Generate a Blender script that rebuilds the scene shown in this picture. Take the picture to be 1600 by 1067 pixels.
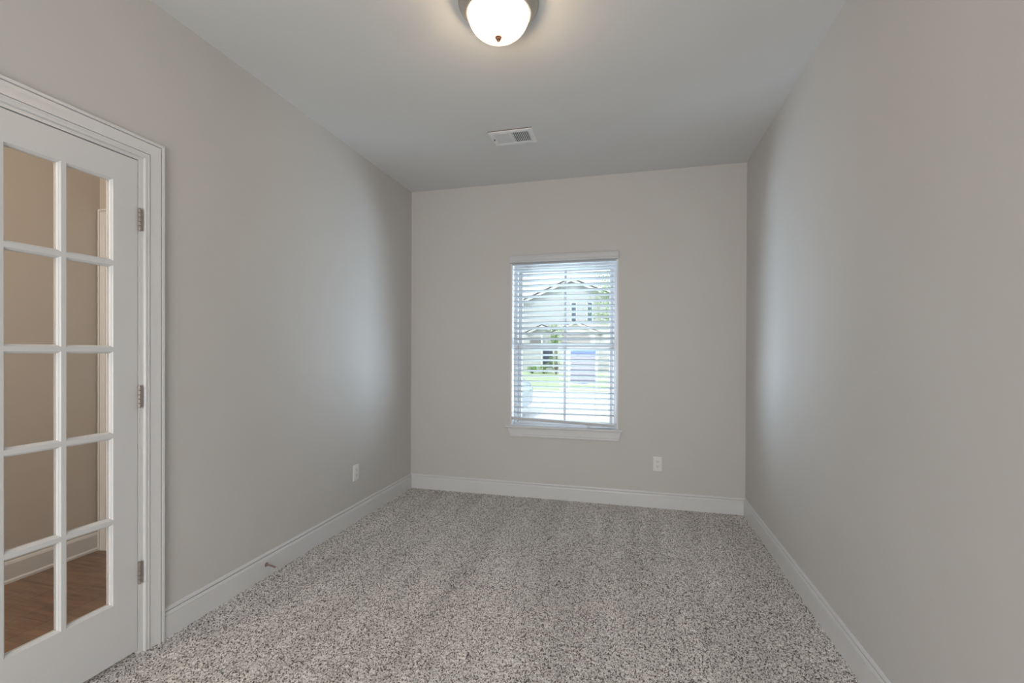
import bpy, bmesh, math, random
import numpy as np
from mathutils import Vector, Matrix

for o in list(bpy.data.objects):
    bpy.data.objects.remove(o, do_unlink=True)
SC = bpy.context.scene
COL = SC.collection
random.seed(7)
rng = np.random.default_rng(7)
PI = math.pi

# ------------------------------------------------------------------ camera
W, H = 2.848, 2.74          # room width (x), height (z); far wall at y = 0, room runs to -y
CAM = Vector((1.9756, -3.9372, 1.2545))
YAW, PITCH, ROLL, FPX, SHY = 0.250455, -0.004113, 0.003777, 722.79, 20.43
fwd = Vector((-math.sin(YAW)*math.cos(PITCH), math.cos(YAW)*math.cos(PITCH), math.sin(PITCH)))
r0 = Vector((math.cos(YAW), math.sin(YAW), 0))
u0 = r0.cross(fwd)
rt = math.cos(ROLL)*r0 + math.sin(ROLL)*u0
up = -math.sin(ROLL)*r0 + math.cos(ROLL)*u0
cd = bpy.data.cameras.new('camera')
cam = bpy.data.objects.new('camera', cd)
COL.objects.link(cam)
m = Matrix((rt, up, -fwd)).transposed().to_4x4()
m.translation = CAM
cam.matrix_world = m
cd.sensor_width = 36.0
cd.lens = FPX/1600*36
cd.shift_y = SHY/1600
cd.clip_start = 0.02
cd.clip_end = 400
SC.camera = cam

# ------------------------------------------------------------------ view, sky, lights
SC.view_settings.view_transform = 'Standard'
SC.view_settings.look = 'None'
SC.view_settings.gamma = 1
SC.view_settings.use_curve_mapping = False
SC.view_settings.exposure = 0.0

SKY = 2.0
wd = bpy.data.worlds.new('sky')
SC.world = wd
wd.use_nodes = True
nt = wd.node_tree
bgn = nt.nodes['Background']
bgn.inputs[0].default_value = (0.76, 0.89, 1.0, 1)
bgn.inputs[1].default_value = SKY

def light(name, kind, loc, energy, color, rot=(0, 0, 0), **kw):
    d = bpy.data.lights.new(name, kind)
    d.energy = energy
    d.color = color
    for k, v in kw.items():
        setattr(d, k, v)
    o = bpy.data.objects.new(name, d)
    o.location = loc
    o.rotation_euler = rot
    COL.objects.link(o)
    return o

light('sun', 'SUN', (0, -20, 30), 1.7, (1.0, 0.95, 0.88), (math.radians(48), 0, math.radians(-14)), angle=math.radians(3))
# sky light through the far window
p = light('far_window_portal', 'AREA', (1.4175, 0.16, 1.33), 0, (1, 1, 1), (-PI/2, 0, 0), shape='RECTANGLE', size=0.9, size_y=1.42)
p.data.cycles.is_portal = True
# added unseen fill lamps outside: below the sill and either side of the window
BLUE = (0.68, 0.83, 1.0)
def aimed(name, loc, target, energy, color, sx, sy):
    o = light(name, 'AREA', loc, energy, color, shape='RECTANGLE', size=sx, size_y=sy)
    o.rotation_euler = (Vector(target)-Vector(loc)).to_track_quat('-Z', 'Y').to_euler()
    return o
aimed('yard_fill', (1.42, 1.15, -0.05), (1.42, 0.1, 1.3), 18, BLUE, 2.4, 0.9)
aimed('left_fill', (-0.45, 0.85, 0.70), (1.42, 0.05, 1.40), 305, BLUE, 1.5, 1.5)
aimed('right_fill', (3.25, 0.85, 0.70), (1.42, 0.05, 1.40), 265, BLUE, 1.5, 1.5)
light('rear_fill', 'AREA', (1.42, -5.75, 1.15), 76, (1.0, 0.99, 0.975), (PI/2-0.2, 0, 0), shape='RECTANGLE', size=1.9, size_y=1.5)  # added fill lamp behind the camera, brightens the whole room
light('hall_lamp', 'POINT', (-0.70, -3.55, 2.45), 25, (1.0, 0.80, 0.60), shadow_soft_size=0.12)
light('hall_fill', 'AREA', (-0.70, -4.9, 1.3), 19, (1.0, 0.93, 0.85), (PI/2, 0, 0), shape='RECTANGLE', size=1.0, size_y=2.0)  # added unseen fill lamp at the near end of the hall

# ------------------------------------------------------------------ materials
def mat(name, col, rough=0.6, metal=0.0, var=0.03, vscale=6.0, bump=0.0, bscale=200.0, spec=0.5, coat=0.0):
    m = bpy.data.materials.new(name)
    m.use_nodes = True
    t = m.node_tree
    b = t.nodes['Principled BSDF']
    b.inputs['Roughness'].default_value = rough
    b.inputs['Metallic'].default_value = metal
    b.inputs['Specular IOR Level'].default_value = spec
    b.inputs['Coat Weight'].default_value = coat
    tc = t.nodes.new('ShaderNodeTexCoord')
    nz = t.nodes.new('ShaderNodeTexNoise')
    nz.inputs['Scale'].default_value = vscale
    nz.inputs['Detail'].default_value = 3
    t.links.new(tc.outputs['Object'], nz.inputs['Vector'])
    rp = t.nodes.new('ShaderNodeValToRGB')
    rp.color_ramp.elements[0].position = 0.3
    rp.color_ramp.elements[1].position = 0.7
    rp.color_ramp.elements[0].color = (*[max(0, c*(1-var)) for c in col], 1)
    rp.color_ramp.elements[1].color = (*[min(1, c*(1+var)) for c in col], 1)
    t.links.new(nz.outputs['Fac'], rp.inputs['Fac'])
    t.links.new(rp.outputs['Color'], b.inputs['Base Color'])
    if bump:
        n2 = t.nodes.new('ShaderNodeTexNoise')
        n2.inputs['Scale'].default_value = bscale
        n2.inputs['Detail'].default_value = 2
        t.links.new(tc.outputs['Object'], n2.inputs['Vector'])
        bp = t.nodes.new('ShaderNodeBump')
        bp.inputs['Strength'].default_value = bump
        bp.inputs['Distance'].default_value = 0.002
        t.links.new(n2.outputs['Fac'], bp.inputs['Height'])
        t.links.new(bp.outputs['Normal'], b.inputs['Normal'])
    return m

def glass_mat(name, gloss=0.06, tint=(1, 1, 1)):
    m = bpy.data.materials.new(name)
    m.use_nodes = True
    t = m.node_tree
    t.nodes.remove(t.nodes['Principled BSDF'])
    tr = t.nodes.new('ShaderNodeBsdfTransparent')
    tr.inputs[0].default_value = (*tint, 1)
    gl = t.nodes.new('ShaderNodeBsdfGlossy')
    gl.inputs['Roughness'].default_value = 0.02
    lf = t.nodes.new('ShaderNodeLayerWeight')      # Schlick reflectance, the same on both faces of the pane
    lf.inputs['Blend'].default_value = 0.5
    pw = t.nodes.new('ShaderNodeMath')
    pw.operation = 'POWER'
    pw.inputs[1].default_value = 5.0
    t.links.new(lf.outputs['Facing'], pw.inputs[0])
    lw = t.nodes.new('ShaderNodeMath')
    lw.operation = 'MULTIPLY_ADD'
    lw.inputs[1].default_value = 0.55
    lw.inputs[2].default_value = gloss*0.5
    t.links.new(pw.outputs[0], lw.inputs[0])
    mx = t.nodes.new('ShaderNodeMixShader')
    t.links.new(lw.outputs[0], mx.inputs[0])
    t.links.new(tr.outputs[0], mx.inputs[1])
    t.links.new(gl.outputs[0], mx.inputs[2])
    t.links.new(mx.outputs[0], t.nodes['Material Output'].inputs[0])
    return m

M = {}
M['wall'] = mat('wall_paint', (0.60, 0.588, 0.566), 0.55, var=0.012, vscale=1.5, bump=0.10, bscale=260, spec=0.3)
M['ceil'] = mat('ceiling_paint', (0.72, 0.73, 0.73), 0.8, var=0.012, vscale=1.5, bump=0.10, bscale=200, spec=0.2)
M['trim'] = mat('trim_paint', (0.70, 0.705, 0.71), 0.28, var=0.01, vscale=4)
M['door'] = mat('door_paint', (0.68, 0.685, 0.69), 0.35, var=0.012, vscale=3)
M['vinyl'] = mat('window_vinyl', (0.62, 0.63, 0.64), 0.35, var=0.01)
M['rail'] = mat('blind_rail', (0.60, 0.61, 0.63), 0.38, var=0.015, vscale=3)
M['slat'] = mat('blind_slat', (0.47, 0.495, 0.53), 0.38, var=0.015, vscale=3)
M['cord'] = mat('blind_cord', (0.72, 0.73, 0.74), 0.8)
M['plastic'] = mat('outlet_plastic', (0.80, 0.80, 0.78), 0.3, var=0.01)
M['slot'] = mat('outlet_slot', (0.03, 0.03, 0.03), 0.6)
M['vent'] = mat('vent_enamel', (0.86, 0.87, 0.88), 0.4, var=0.01)
M['duct'] = mat('duct_dark', (0.022, 0.024, 0.028), 0.8)
M['gasket'] = mat('vent_gap', (0.20, 0.15, 0.12), 0.8)
M['nickel'] = mat('brushed_nickel', (0.52, 0.49, 0.46), 0.38, metal=0.75, var=0.06, vscale=25)
M['hinge'] = mat('hinge_nickel', (0.42, 0.37, 0.34), 0.42, metal=0.85, var=0.06, vscale=40)
M['bronze'] = mat('finial_bronze', (0.36, 0.20, 0.15), 0.35, metal=0.8, var=0.1, vscale=40)
M['stop'] = mat('door_stop_metal', (0.26, 0.19, 0.17), 0.4, metal=0.7, var=0.1, vscale=60)
M['rubber'] = mat('rubber_tip', (0.55, 0.52, 0.50), 0.7)
M['glass'] = glass_mat('clear_glass')
M['hallwall'] = mat('hall_wall_paint', (0.54, 0.50, 0.45), 0.6, var=0.015, vscale=1.5)
M['concrete'] = mat('pale_concrete', (0.62, 0.61, 0.60), 0.9, var=0.06, vscale=1.2)
M['street'] = mat('street_paving', (0.60, 0.59, 0.585), 0.9, var=0.05, vscale=0.8)
M['siding'] = mat('pale_siding', (0.53, 0.535, 0.54), 0.8, var=0.03, vscale=2)
M['bandgrey'] = mat('mottled_grey', (0.23, 0.225, 0.23), 0.9, var=0.35, vscale=9)  # mottled grey for the dark bands on porch and garage
M['roof'] = mat('roof_shingle', (0.30, 0.29, 0.30), 0.9, var=0.15, vscale=14)
M['fascia'] = mat('white_fascia', (0.72, 0.72, 0.72), 0.6)
M['edge'] = mat('dark_drip_edge', (0.09, 0.075, 0.07), 0.7)
M['pane'] = mat('dark_window_pane', (0.10, 0.15, 0.21), 0.15, var=0.2, vscale=3)
M['dkdoor'] = mat('slate_door', (0.065, 0.075, 0.12), 0.5)
M['leaf'] = mat('tree_leaf', (0.30, 0.45, 0.17), 0.6, var=0.35, vscale=2.5)
M['leaf2'] = mat('shrub_leaf', (0.23, 0.37, 0.12), 0.6, var=0.35, vscale=5)
M['bark'] = mat('tree_bark', (0.16, 0.13, 0.11), 0.9, var=0.2, vscale=10)
M['signblue'] = mat('sign_blue', (0.002, 0.085, 0.42), 0.8, var=0.02, spec=0.05)
M['signpale'] = mat('sign_pale', (0.24, 0.25, 0.33), 0.8, var=0.02, spec=0.1)
M['signlight'] = mat('sign_sky_blue', (0.02, 0.20, 0.55), 0.8, var=0.02, spec=0.05)
M['carpaint'] = mat('silver_blue_paint', (0.42, 0.50, 0.58), 0.25, metal=0.3, var=0.01, coat=0.5)
M['carglass'] = mat('car_glass', (0.05, 0.07, 0.09), 0.08)
M['tyre'] = mat('tyre_rubber', (0.02, 0.02, 0.02), 0.85)
M['alloy'] = mat('wheel_alloy', (0.5, 0.5, 0.5), 0.3, metal=0.9)
M['lens'] = mat('red_tail_lens', (0.36, 0.30, 0.31), 0.2)

# lawn
def lawn_mat():
    m = mat('lawn_grass', (0.41, 0.50, 0.29), 0.9, var=0.18, vscale=0.7, bump=0.6, bscale=40)
    return m
M['lawn'] = lawn_mat()

# carpet: two-tone flecked yarn
def carpet_mat():
    m = bpy.data.materials.new('carpet_yarn')
    m.use_nodes = True
    t = m.node_tree
    b = t.nodes['Principled BSDF']
    b.inputs['Roughness'].default_value = 0.95
    b.inputs['Specular IOR Level'].default_value = 0.1
    b.inputs['Sheen Weight'].default_value = 0.15
    tc = t.nodes.new('ShaderNodeTexCoord')
    mp = t.nodes.new('ShaderNodeMapping')
    mp.inputs['Scale'].default_value = (1.0, 0.75, 0.6)
    t.links.new(tc.outputs['Object'], mp.inputs['Vector'])
    v = t.nodes.new('ShaderNodeTexVoronoi')
    v.inputs['Scale'].default_value = 260
    v.inputs['Randomness'].default_value = 1.0
    t.links.new(mp.outputs[0], v.inputs['Vector'])
    sp = t.nodes.new('ShaderNodeSeparateColor')
    t.links.new(v.outputs['Color'], sp.inputs[0])
    rp = t.nodes.new('ShaderNodeValToRGB')
    e = rp.color_ramp.elements
    e[0].position = 0.0
    e[0].color = (0.07, 0.062, 0.056, 1)
    e[1].position = 1.0
    e[1].color = (0.86, 0.83, 0.80, 1)
    for pos, c in ((0.20, (0.17, 0.155, 0.145)), (0.33, (0.50, 0.478, 0.455)), (0.62, (0.69, 0.665, 0.64))):
        k = e.new(pos)
        k.color = (*c, 1)
    t.links.new(sp.outputs[0], rp.inputs['Fac'])
    # pile brushed by the vacuum in long soft strokes
    mp2 = t.nodes.new('ShaderNodeMapping')
    mp2.inputs['Rotation'].default_value = (0, 0, 0.30)
    mp2.inputs['Scale'].default_value = (5.5, 0.55, 1)
    t.links.new(tc.outputs['Object'], mp2.inputs['Vector'])
    nz = t.nodes.new('ShaderNodeTexNoise')
    nz.inputs['Scale'].default_value = 1.3
    nz.inputs['Detail'].default_value = 2
    t.links.new(mp2.outputs[0], nz.inputs['Vector'])
    mr = t.nodes.new('ShaderNodeMapRange')
    mr.inputs[1].default_value = 0.35
    mr.inputs[2].default_value = 0.72
    mr.inputs[3].default_value = 0.99
    mr.inputs[4].default_value = 1.24
    t.links.new(nz.outputs['Fac'], mr.inputs[0])
    mx = t.nodes.new('ShaderNodeVectorMath')
    mx.operation = 'SCALE'
    t.links.new(rp.outputs['Color'], mx.inputs[0])
    t.links.new(mr.outputs[0], mx.inputs['Scale'])
    t.links.new(mx.outputs[0], b.inputs['Base Color'])
    return m
M['carpet'] = carpet_mat()

# hall floor: wood planks running along y
def wood_mat():
    m = bpy.data.materials.new('brown_wood_planks')
    m.use_nodes = True
    t = m.node_tree
    b = t.nodes['Principled BSDF']
    b.inputs['Roughness'].default_value = 0.4
    tc = t.nodes.new('ShaderNodeTexCoord')
    mp = t.nodes.new('ShaderNodeMapping')
    mp.inputs['Rotation'].default_value = (0, 0, PI/2)
    t.links.new(tc.outputs['Object'], mp.inputs['Vector'])
    br = t.nodes.new('ShaderNodeTexBrick')
    br.inputs['Scale'].default_value = 1.0
    br.inputs['Brick Width'].default_value = 1.2
    br.inputs['Row Height'].default_value = 0.16
    br.inputs['Mortar Size'].default_value = 0.0015
    br.inputs['Color1'].default_value = (0.20, 0.115, 0.068, 1)
    br.inputs['Color2'].default_value = (0.27, 0.165, 0.10, 1)
    br.inputs['Mortar'].default_value = (0.07, 0.04, 0.025, 1)
    t.links.new(mp.outputs[0], br.inputs['Vector'])
    mp2 = t.nodes.new('ShaderNodeMapping')
    mp2.inputs['Scale'].default_value = (1.2, 12, 1)
    mp2.inputs['Rotation'].default_value = (0, 0, PI/2)
    t.links.new(tc.outputs['Object'], mp2.inputs['Vector'])
    nz = t.nodes.new('ShaderNodeTexNoise')
    nz.inputs['Scale'].default_value = 2.2
    nz.inputs['Detail'].default_value = 6
    nz.inputs['Distortion'].default_value = 1.2
    t.links.new(mp2.outputs[0], nz.inputs['Vector'])
    mr = t.nodes.new('ShaderNodeMapRange')
    mr.inputs[1].default_value = 0.3
    mr.inputs[2].default_value = 0.75
    mr.inputs[3].default_value = 0.55
    mr.inputs[4].default_value = 1.25
    t.links.new(nz.outputs['Fac'], mr.inputs[0])
    mx = t.nodes.new('ShaderNodeVectorMath')
    mx.operation = 'SCALE'
    t.links.new(br.outputs['Color'], mx.inputs[0])
    t.links.new(mr.outputs[0], mx.inputs['Scale'])
    t.links.new(mx.outputs[0], b.inputs['Base Color'])
    return m
M['wood'] = wood_mat()

# ceiling-light glass: frosted dome that lets the bulbs glow through
def dome_mat():
    m = bpy.data.materials.new('frosted_ribbed_glass')
    m.use_nodes = True
    t = m.node_tree
    t.nodes.remove(t.nodes['Principled BSDF'])
    tl = t.nodes.new('ShaderNodeBsdfTranslucent')
    tl.inputs[0].default_value = (0.95, 0.95, 0.93, 1)
    tr = t.nodes.new('ShaderNodeBsdfTransparent')
    df = t.nodes.new('ShaderNodeBsdfDiffuse')
    df.inputs[0].default_value = (0.86, 0.85, 0.80, 1)
    gl = t.nodes.new('ShaderNodeBsdfGlossy')
    gl.inputs['Roughness'].default_value = 0.15
    m1 = t.nodes.new('ShaderNodeMixShader')
    m1.inputs[0].default_value = 0.93
    m2 = t.nodes.new('ShaderNodeMixShader')
    m2.inputs[0].default_value = 0.28
    m3 = t.nodes.new('ShaderNodeMixShader')
    m3.inputs[0].default_value = 0.06
    t.links.new(tl.outputs[0], m1.inputs[1])
    t.links.new(tr.outputs[0], m1.inputs[2])
    t.links.new(m1.outputs[0], m2.inputs[1])
    t.links.new(df.outputs[0], m2.inputs[2])
    t.links.new(m2.outputs[0], m3.inputs[1])
    t.links.new(gl.outputs[0], m3.inputs[2])
    t.links.new(m3.outputs[0], t.nodes['Material Output'].inputs[0])
    return m
M['dome'] = dome_mat()

def bulb_mat():
    m = bpy.data.materials.new('lit_bulb')
    m.use_nodes = True
    t = m.node_tree
    t.nodes.remove(t.nodes['Principled BSDF'])
    e = t.nodes.new('ShaderNodeEmission')
    e.inputs[0].default_value = (1.0, 0.72, 0.46, 1)
    e.inputs[1].default_value = 205
    t.links.new(e.outputs[0], t.nodes['Material Output'].inputs[0])
    return m
M['bulb'] = bulb_mat()

# ------------------------------------------------------------------ mesh helpers
class MB:
    def __init__(self):
        self.v = []
        self.f = []
    def add(self, vs, fs):
        n = len(self.v)
        self.v += [tuple(p) for p in vs]
        self.f += [tuple(i+n for i in f) for f in fs]
        return self
    def box(self, x0, x1, y0, y1, z0, z1):
        vs = [(x, y, z) for z in (z0, z1) for y in (y0, y1) for x in (x0, x1)]
        return self.add(vs, [(0, 2, 3, 1), (4, 5, 7, 6), (0, 1, 5, 4), (2, 6, 7, 3), (0, 4, 6, 2), (1, 3, 7, 5)])
    def bbox(self, x0, x1, y0, y1, z0, z1, b):
        bm = bmesh.new()
        bmesh.ops.create_cube(bm, size=1)
        for v in bm.verts:
            v.co = Vector(((x0+x1)/2+v.co.x*(x1-x0), (y0+y1)/2+v.co.y*(y1-y0), (z0+z1)/2+v.co.z*(z1-z0)))
        bmesh.ops.bevel(bm, geom=bm.edges[:], offset=b, segments=2, affect='EDGES', profile=0.7)
        bm.verts.index_update()
        self.add([v.co[:] for v in bm.verts], [[v.index for v in f.verts] for f in bm.faces])
        bm.free()
        return self
    def prism(self, pts, off):
        """closed polygon (list of 3-D points) pushed along the vector off"""
        n = len(pts)
        off = Vector(off)
        vs = [Vector(p) for p in pts] + [Vector(p)+off for p in pts]
        fs = [tuple(range(n))[::-1], tuple(range(n, 2*n))]
        fs += [(i, (i+1) % n, n+(i+1) % n, n+i) for i in range(n)]
        return self.add(vs, fs)
    def strip(self, A, B, cap=True):
        """two matching rings -> skin"""
        n = len(A)
        fs = [(i, (i+1) % n, n+(i+1) % n, n+i) for i in range(n)]
        if cap:
            fs += [tuple(range(n))[::-1], tuple(range(n, 2*n))]
        return self.add(list(A)+list(B), fs)
    def lathe(self, prof, c, seg=48, axis='z', flute=0.0, nfl=0):
        vs, fs = [], []
        m = len(prof)
        for j, (r, h) in enumerate(prof):
            for i in range(seg):
                a = 2*PI*i/seg
                rr = r*(1+flute*math.cos(nfl*a)) if flute else r
                q = (rr*math.cos(a), rr*math.sin(a), h)
                if axis == 'y':
                    q = (q[0], q[2], q[1])
                elif axis == 'x':
                    q = (q[2], q[0], q[1])
                vs.append((c[0]+q[0], c[1]+q[1], c[2]+q[2]))
        for j in range(m-1):
            for i in range(seg):
                k = (i+1) % seg
                fs.append((j*seg+i, j*seg+k, (j+1)*seg+k, (j+1)*seg+i))
        if prof[0][0] > 1e-6:
            fs.append(tuple(range(seg))[::-1])
        if prof[-1][0] > 1e-6:
            fs.append(tuple(range((m-1)*seg, m*seg)))
        return self.add(vs, fs)
    def tube(self, pts, r, seg=8):
        pts = [Vector(p) for p in pts]
        rings = []
        for i, p in enumerate(pts):
            d = (pts[min(i+1, len(pts)-1)]-pts[max(i-1, 0)]).normalized()
            a = d.cross(Vector((0, 0, 1)))
            if a.length < 1e-3:
                a = d.cross(Vector((1, 0, 0)))
            a.normalize()
            b = d.cross(a)
            rr = r[i] if isinstance(r, (list, tuple)) else r
            rings.append([p+rr*(math.cos(2*PI*k/seg)*a+math.sin(2*PI*k/seg)*b) for k in range(seg)])
        n0 = len(self.v)
        vs = [q for R_ in rings for q in R_]
        fs = []
        for j in range(len(rings)-1):
            for k in range(seg):
                l = (k+1) % seg
                fs.append((j*seg+k, j*seg+l, (j+1)*seg+l, (j+1)*seg+k))
        fs.append(tuple(range(seg))[::-1])
        fs.append(tuple(range((len(rings)-1)*seg, len(rings)*seg)))
        return self.add(vs, fs)
    def frame(self, path, prof, emb, closed=True):
        """moulding swept round a planar path with mitred corners.
        path: 2-D points (a, b); prof: list of (w, d) with w = offset to the left of travel, d = out of plane;
        emb(a, b, d) -> 3-D point"""
        n = len(path)
        P = [Vector(p) for p in path]
        rings = []
        for i in range(n):
            if closed or 0 < i < n-1:
                d0 = (P[i]-P[i-1]).normalized()
                d1 = (P[(i+1) % n]-P[i]).normalized()
            elif i == 0:
                d0 = d1 = (P[1]-P[0]).normalized()
            else:
                d0 = d1 = (P[-1]-P[-2]).normalized()
            n0 = Vector((-d0.y, d0.x))
            n1 = Vector((-d1.y, d1.x))
            mt = (n0+n1)
            mt = mt/mt.dot(n0)
            rings.append([emb(P[i].x+w*mt.x, P[i].y+w*mt.y, d) for w, d in prof])
        k = len(prof)
        vs = [q for R_ in rings for q in R_]
        fs = []
        for i in range(n if closed else n-1):
            j = (i+1) % n
            for q in range(k):
                q2 = (q+1) % k
                fs.append((i*k+q, i*k+q2, j*k+q2, j*k+q))
        if not closed:
            fs.append(tuple(range(k))[::-1])
            fs.append(tuple(range((n-1)*k, n*k)))
        return self.add(vs, fs)
    def build(self, name, m, parent=None, smooth=False, base=None, auto=None):
        me = bpy.data.meshes.new(name)
        off = Vector(base) if base is not None else Vector((0, 0, 0))
        me.from_pydata([tuple(Vector(p)-off) for p in self.v], [], self.f)
        me.update()
        bm = bmesh.new()
        bm.from_mesh(me)
        bmesh.ops.recalc_face_normals(bm, faces=bm.faces[:])
        bm.to_mesh(me)
        bm.free()
        me.materials.append(m if not isinstance(m, str) else M[m])
        if smooth:
            me.shade_smooth()
        o = bpy.data.objects.new(name, me)
        COL.objects.link(o)
        if auto is not None:
            me.set_sharp_from_angle(angle=math.radians(auto))
        if parent is not None:
            o.parent = parent
            o.location = off - WORLD[parent.name]
        else:
            o.location = off
        WORLD[o.name] = off.copy()
        return o
WORLD = {}

def tag(o, label=None, cat=None, group=None, kind=None):
    for k, v in (('label', label), ('category', cat), ('group', group), ('kind', kind)):
        if v:
            o[k] = v
    return o

def thing(name, loc, label=None, cat=None, group=None, kind=None):
    o = bpy.data.objects.new(name, None)
    o.empty_display_size = 0.05
    COL.objects.link(o)
    o.location = loc
    WORLD[o.name] = Vector(loc)
    return tag(o, label, cat, group, kind)

def struct(o, label=None, cat=None):
    return tag(o, label, cat, None, 'structure')

def part(mb, name, m, parent, **kw):
    return mb.build(name, m, parent, base=WORLD[parent.name], **kw)

# ------------------------------------------------------------------ room shell
YN = -4.95                       # near wall, behind the photographer
OX0, OX1, OZ0, OZ1 = 0.967, 1.868, 0.62, 2.037     # far window opening
DY0, DY1, DZ = -3.185, -2.447, 2.059               # door opening in the left wall
TL = 0.115                                         # left wall thickness
TF = 0.17                                          # far wall thickness

def holed(u0, u1, v0, v1, a0, a1, b0, b1, emb, t):
    """wall panel with a rectangular hole a0..a1 x b0..b1 ; emb(u, v, d)"""
    mb = MB()
    for (x0, x1, y0, y1) in ((u0, a0, v0, v1), (a1, u1, v0, v1), (a0, a1, v0, b0), (a0, a1, b1, v1)):
        if x1-x0 < 1e-6 or y1-y0 < 1e-6:
            continue
        vs = [emb(x, y, d) for d in (0, t) for y in (y0, y1) for x in (x0, x1)]
        mb.add(vs, [(0, 2, 3, 1), (4, 5, 7, 6), (0, 1, 5, 4), (2, 6, 7, 3), (0, 4, 6, 2), (1, 3, 7, 5)])
    return mb

# carpet: a dense tufted grid
def build_carpet():
    st = 0.0052
    nx, ny = int(W/st)+1, int((-YN)/st)+1
    xs = np.linspace(-0.06, W, nx)
    ys = np.linspace(YN, 0, ny)
    X, Y = np.meshgrid(xs, ys)
    X = X+rng.uniform(-0.42, 0.42, X.shape)*st
    Y = Y+rng.uniform(-0.42, 0.42, X.shape)*st
    Z = rng.uniform(-0.0060, 0.0, X.shape)
    X = np.clip(X, -0.06, W)
    Y = np.clip(Y, YN, 0)
    co = np.stack([X, Y, Z], -1).reshape(-1, 3).astype(np.float32)
    i = np.arange(nx-1)[None, :]+nx*np.arange(ny-1)[:, None]
    quads = np.stack([i, i+1, i+1+nx, i+nx], -1).reshape(-1, 4).astype(np.int32)
    me = bpy.data.meshes.new('floor')
    me.vertices.add(len(co))
    me.vertices.foreach_set('co', co.ravel())
    me.loops.add(quads.size)
    me.loops.foreach_set('vertex_index', quads.ravel())
    me.polygons.add(len(quads))
    me.polygons.foreach_set('loop_start', np.arange(0, quads.size, 4, dtype=np.int32))
    me.update(calc_edges=True)
    me.validate()
    me.materials.append(M['carpet'])
    o = bpy.data.objects.new('floor', me)
    COL.objects.link(o)
    WORLD[o.name] = Vector((0, 0, 0))
    return o
struct(build_carpet(), 'grey and brown flecked carpet covering the whole room floor', 'carpet')

struct(MB().box(-TL, W+0.12, YN-0.12, TF, H, H+0.12).build('ceiling', 'ceil'), 'smooth white painted ceiling', 'ceiling')
struct(holed(0, W, -0.15, H, OX0-0.012, OX1+0.012, OZ0-0.03, OZ1+0.012, lambda u, v, d: (u, d, v), TF).build('wall_far', 'wall'),
       'greige painted wall around the window', 'wall')
struct(holed(YN, TF, -0.15, H, DY0, DY1, -0.15, DZ, lambda u, v, d: (-d, u, v), TL).build('wall_left', 'wall'),
       'greige painted wall with the glazed door', 'wall')
struct(MB().box(W, W+0.12, YN-0.12, TF, -0.15, H).build('wall_right', 'wall'), 'plain greige painted wall opposite the glazed door', 'wall')
struct(holed(-TL, W, -0.15, H, 0.52, 2.32, 0.0, 2.10, lambda u, v, d: (u, YN-d, v), 0.12).build('wall_near', 'wall'),
       'greige painted wall behind the photographer', 'wall')  # opening added so the rear fill lamp shines into the room

mb = MB()       # unseen box added behind the camera to house the rear fill lamp
mb.box(0.32, 0.42, -6.0, YN-0.12, -0.15, H)
mb.box(2.42, 2.52, -6.0, YN-0.12, -0.15, H)
mb.box(0.32, 2.52, -6.1, -6.0, -0.15, H)
mb.box(0.32, 2.52, -6.1, YN-0.12, H, H+0.1)
struct(mb.build('wall_fill_box', 'wall'), 'greige walls of the added fill lamp box behind the camera', 'wall')
struct(MB().box(0.32, 2.52, -6.1, YN, -0.15, -0.002).build('floor_fill_box', 'wood'), 'wood floor of the added fill lamp box behind the camera', 'floor')

# baseboards
BBP = [(0.0, -0.012), (0.0145, -0.012), (0.0145, 0.0935), (0.0118, 0.0945), (0.0118, 0.0962), (0.0138, 0.0972), (0.0125, 0.1015), (0.0092, 0.1085),
       (0.0085, 0.1100), (0.0020, 0.1106), (0.0020, 0.1142), (0.0092, 0.1148), (0.0090, 0.1185), (0.0066, 0.1250), (0.0025, 0.1290), (0.0, 0.1290)]
def bb(name, A, B, label, m='trim', z0=0.0):
    """A, B: fn(d) -> (x, y) end points at offset d (mitred)"""
    mb = MB()
    mb.strip([(*A(d), z+z0) for d, z in BBP], [(*B(d), z+z0) for d, z in BBP])
    o = mb.build(name, m)
    return struct(o, label, 'baseboard')
bb('baseboard_far', lambda d: (d, -d), lambda d: (W-d, -d), 'white moulded baseboard along the window wall')
bb('baseboard_left', lambda d: (d, -2.3635), lambda d: (d, -d), 'white moulded baseboard running from the door casing to the corner')
bb('baseboard_right', lambda d: (W-d, YN+d), lambda d: (W-d, -d), 'white moulded baseboard along the plain right wall')
bb('baseboard_near', lambda d: (2.32, YN+d), lambda d: (W-d, YN+d), 'white moulded baseboard behind the photographer')

# ------------------------------------------------------------------ glazed door in the left wall
# jamb lining + casing
CASP = [(0.0, 0.0), (0.0, 0.0085), (0.002, 0.0115), (0.006, 0.0125), (0.010, 0.0118), (0.011, 0.0105), (0.013, 0.0118), (0.019, 0.0128),
        (0.0198, 0.0070), (0.0225, 0.0070), (0.0232, 0.0118), (0.034, 0.0122), (0.048, 0.0142), (0.060, 0.0172), (0.0640, 0.0175), (0.0645, 0.0115),
        (0.0680, 0.0115), (0.0685, 0.0190), (0.073, 0.0205), (0.0785, 0.0200), (0.0815, 0.0175), (0.082, 0.0)]
CY0, CY1, CZ = DY0+0.002, DY1+0.002, 2.0595
mb = MB()
mb.frame([(CY1, -0.012), (CY1, CZ), (CY0, CZ), (CY0, -0.012)], [(-w, d) for w, d in CASP], lambda a, b, d: (d, a, b), closed=False)
struct(mb.build('trim_2', 'trim', smooth=True, auto=25), 'white moulded casing around the glazed door', 'door casing')
mb = MB()
mb.box(-TL-0.001, 0.0, DY1-0.0145, DY1, -0.012, DZ)
mb.box(-TL-0.001, 0.0, DY0, DY0+0.0145, -0.012, DZ)
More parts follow.
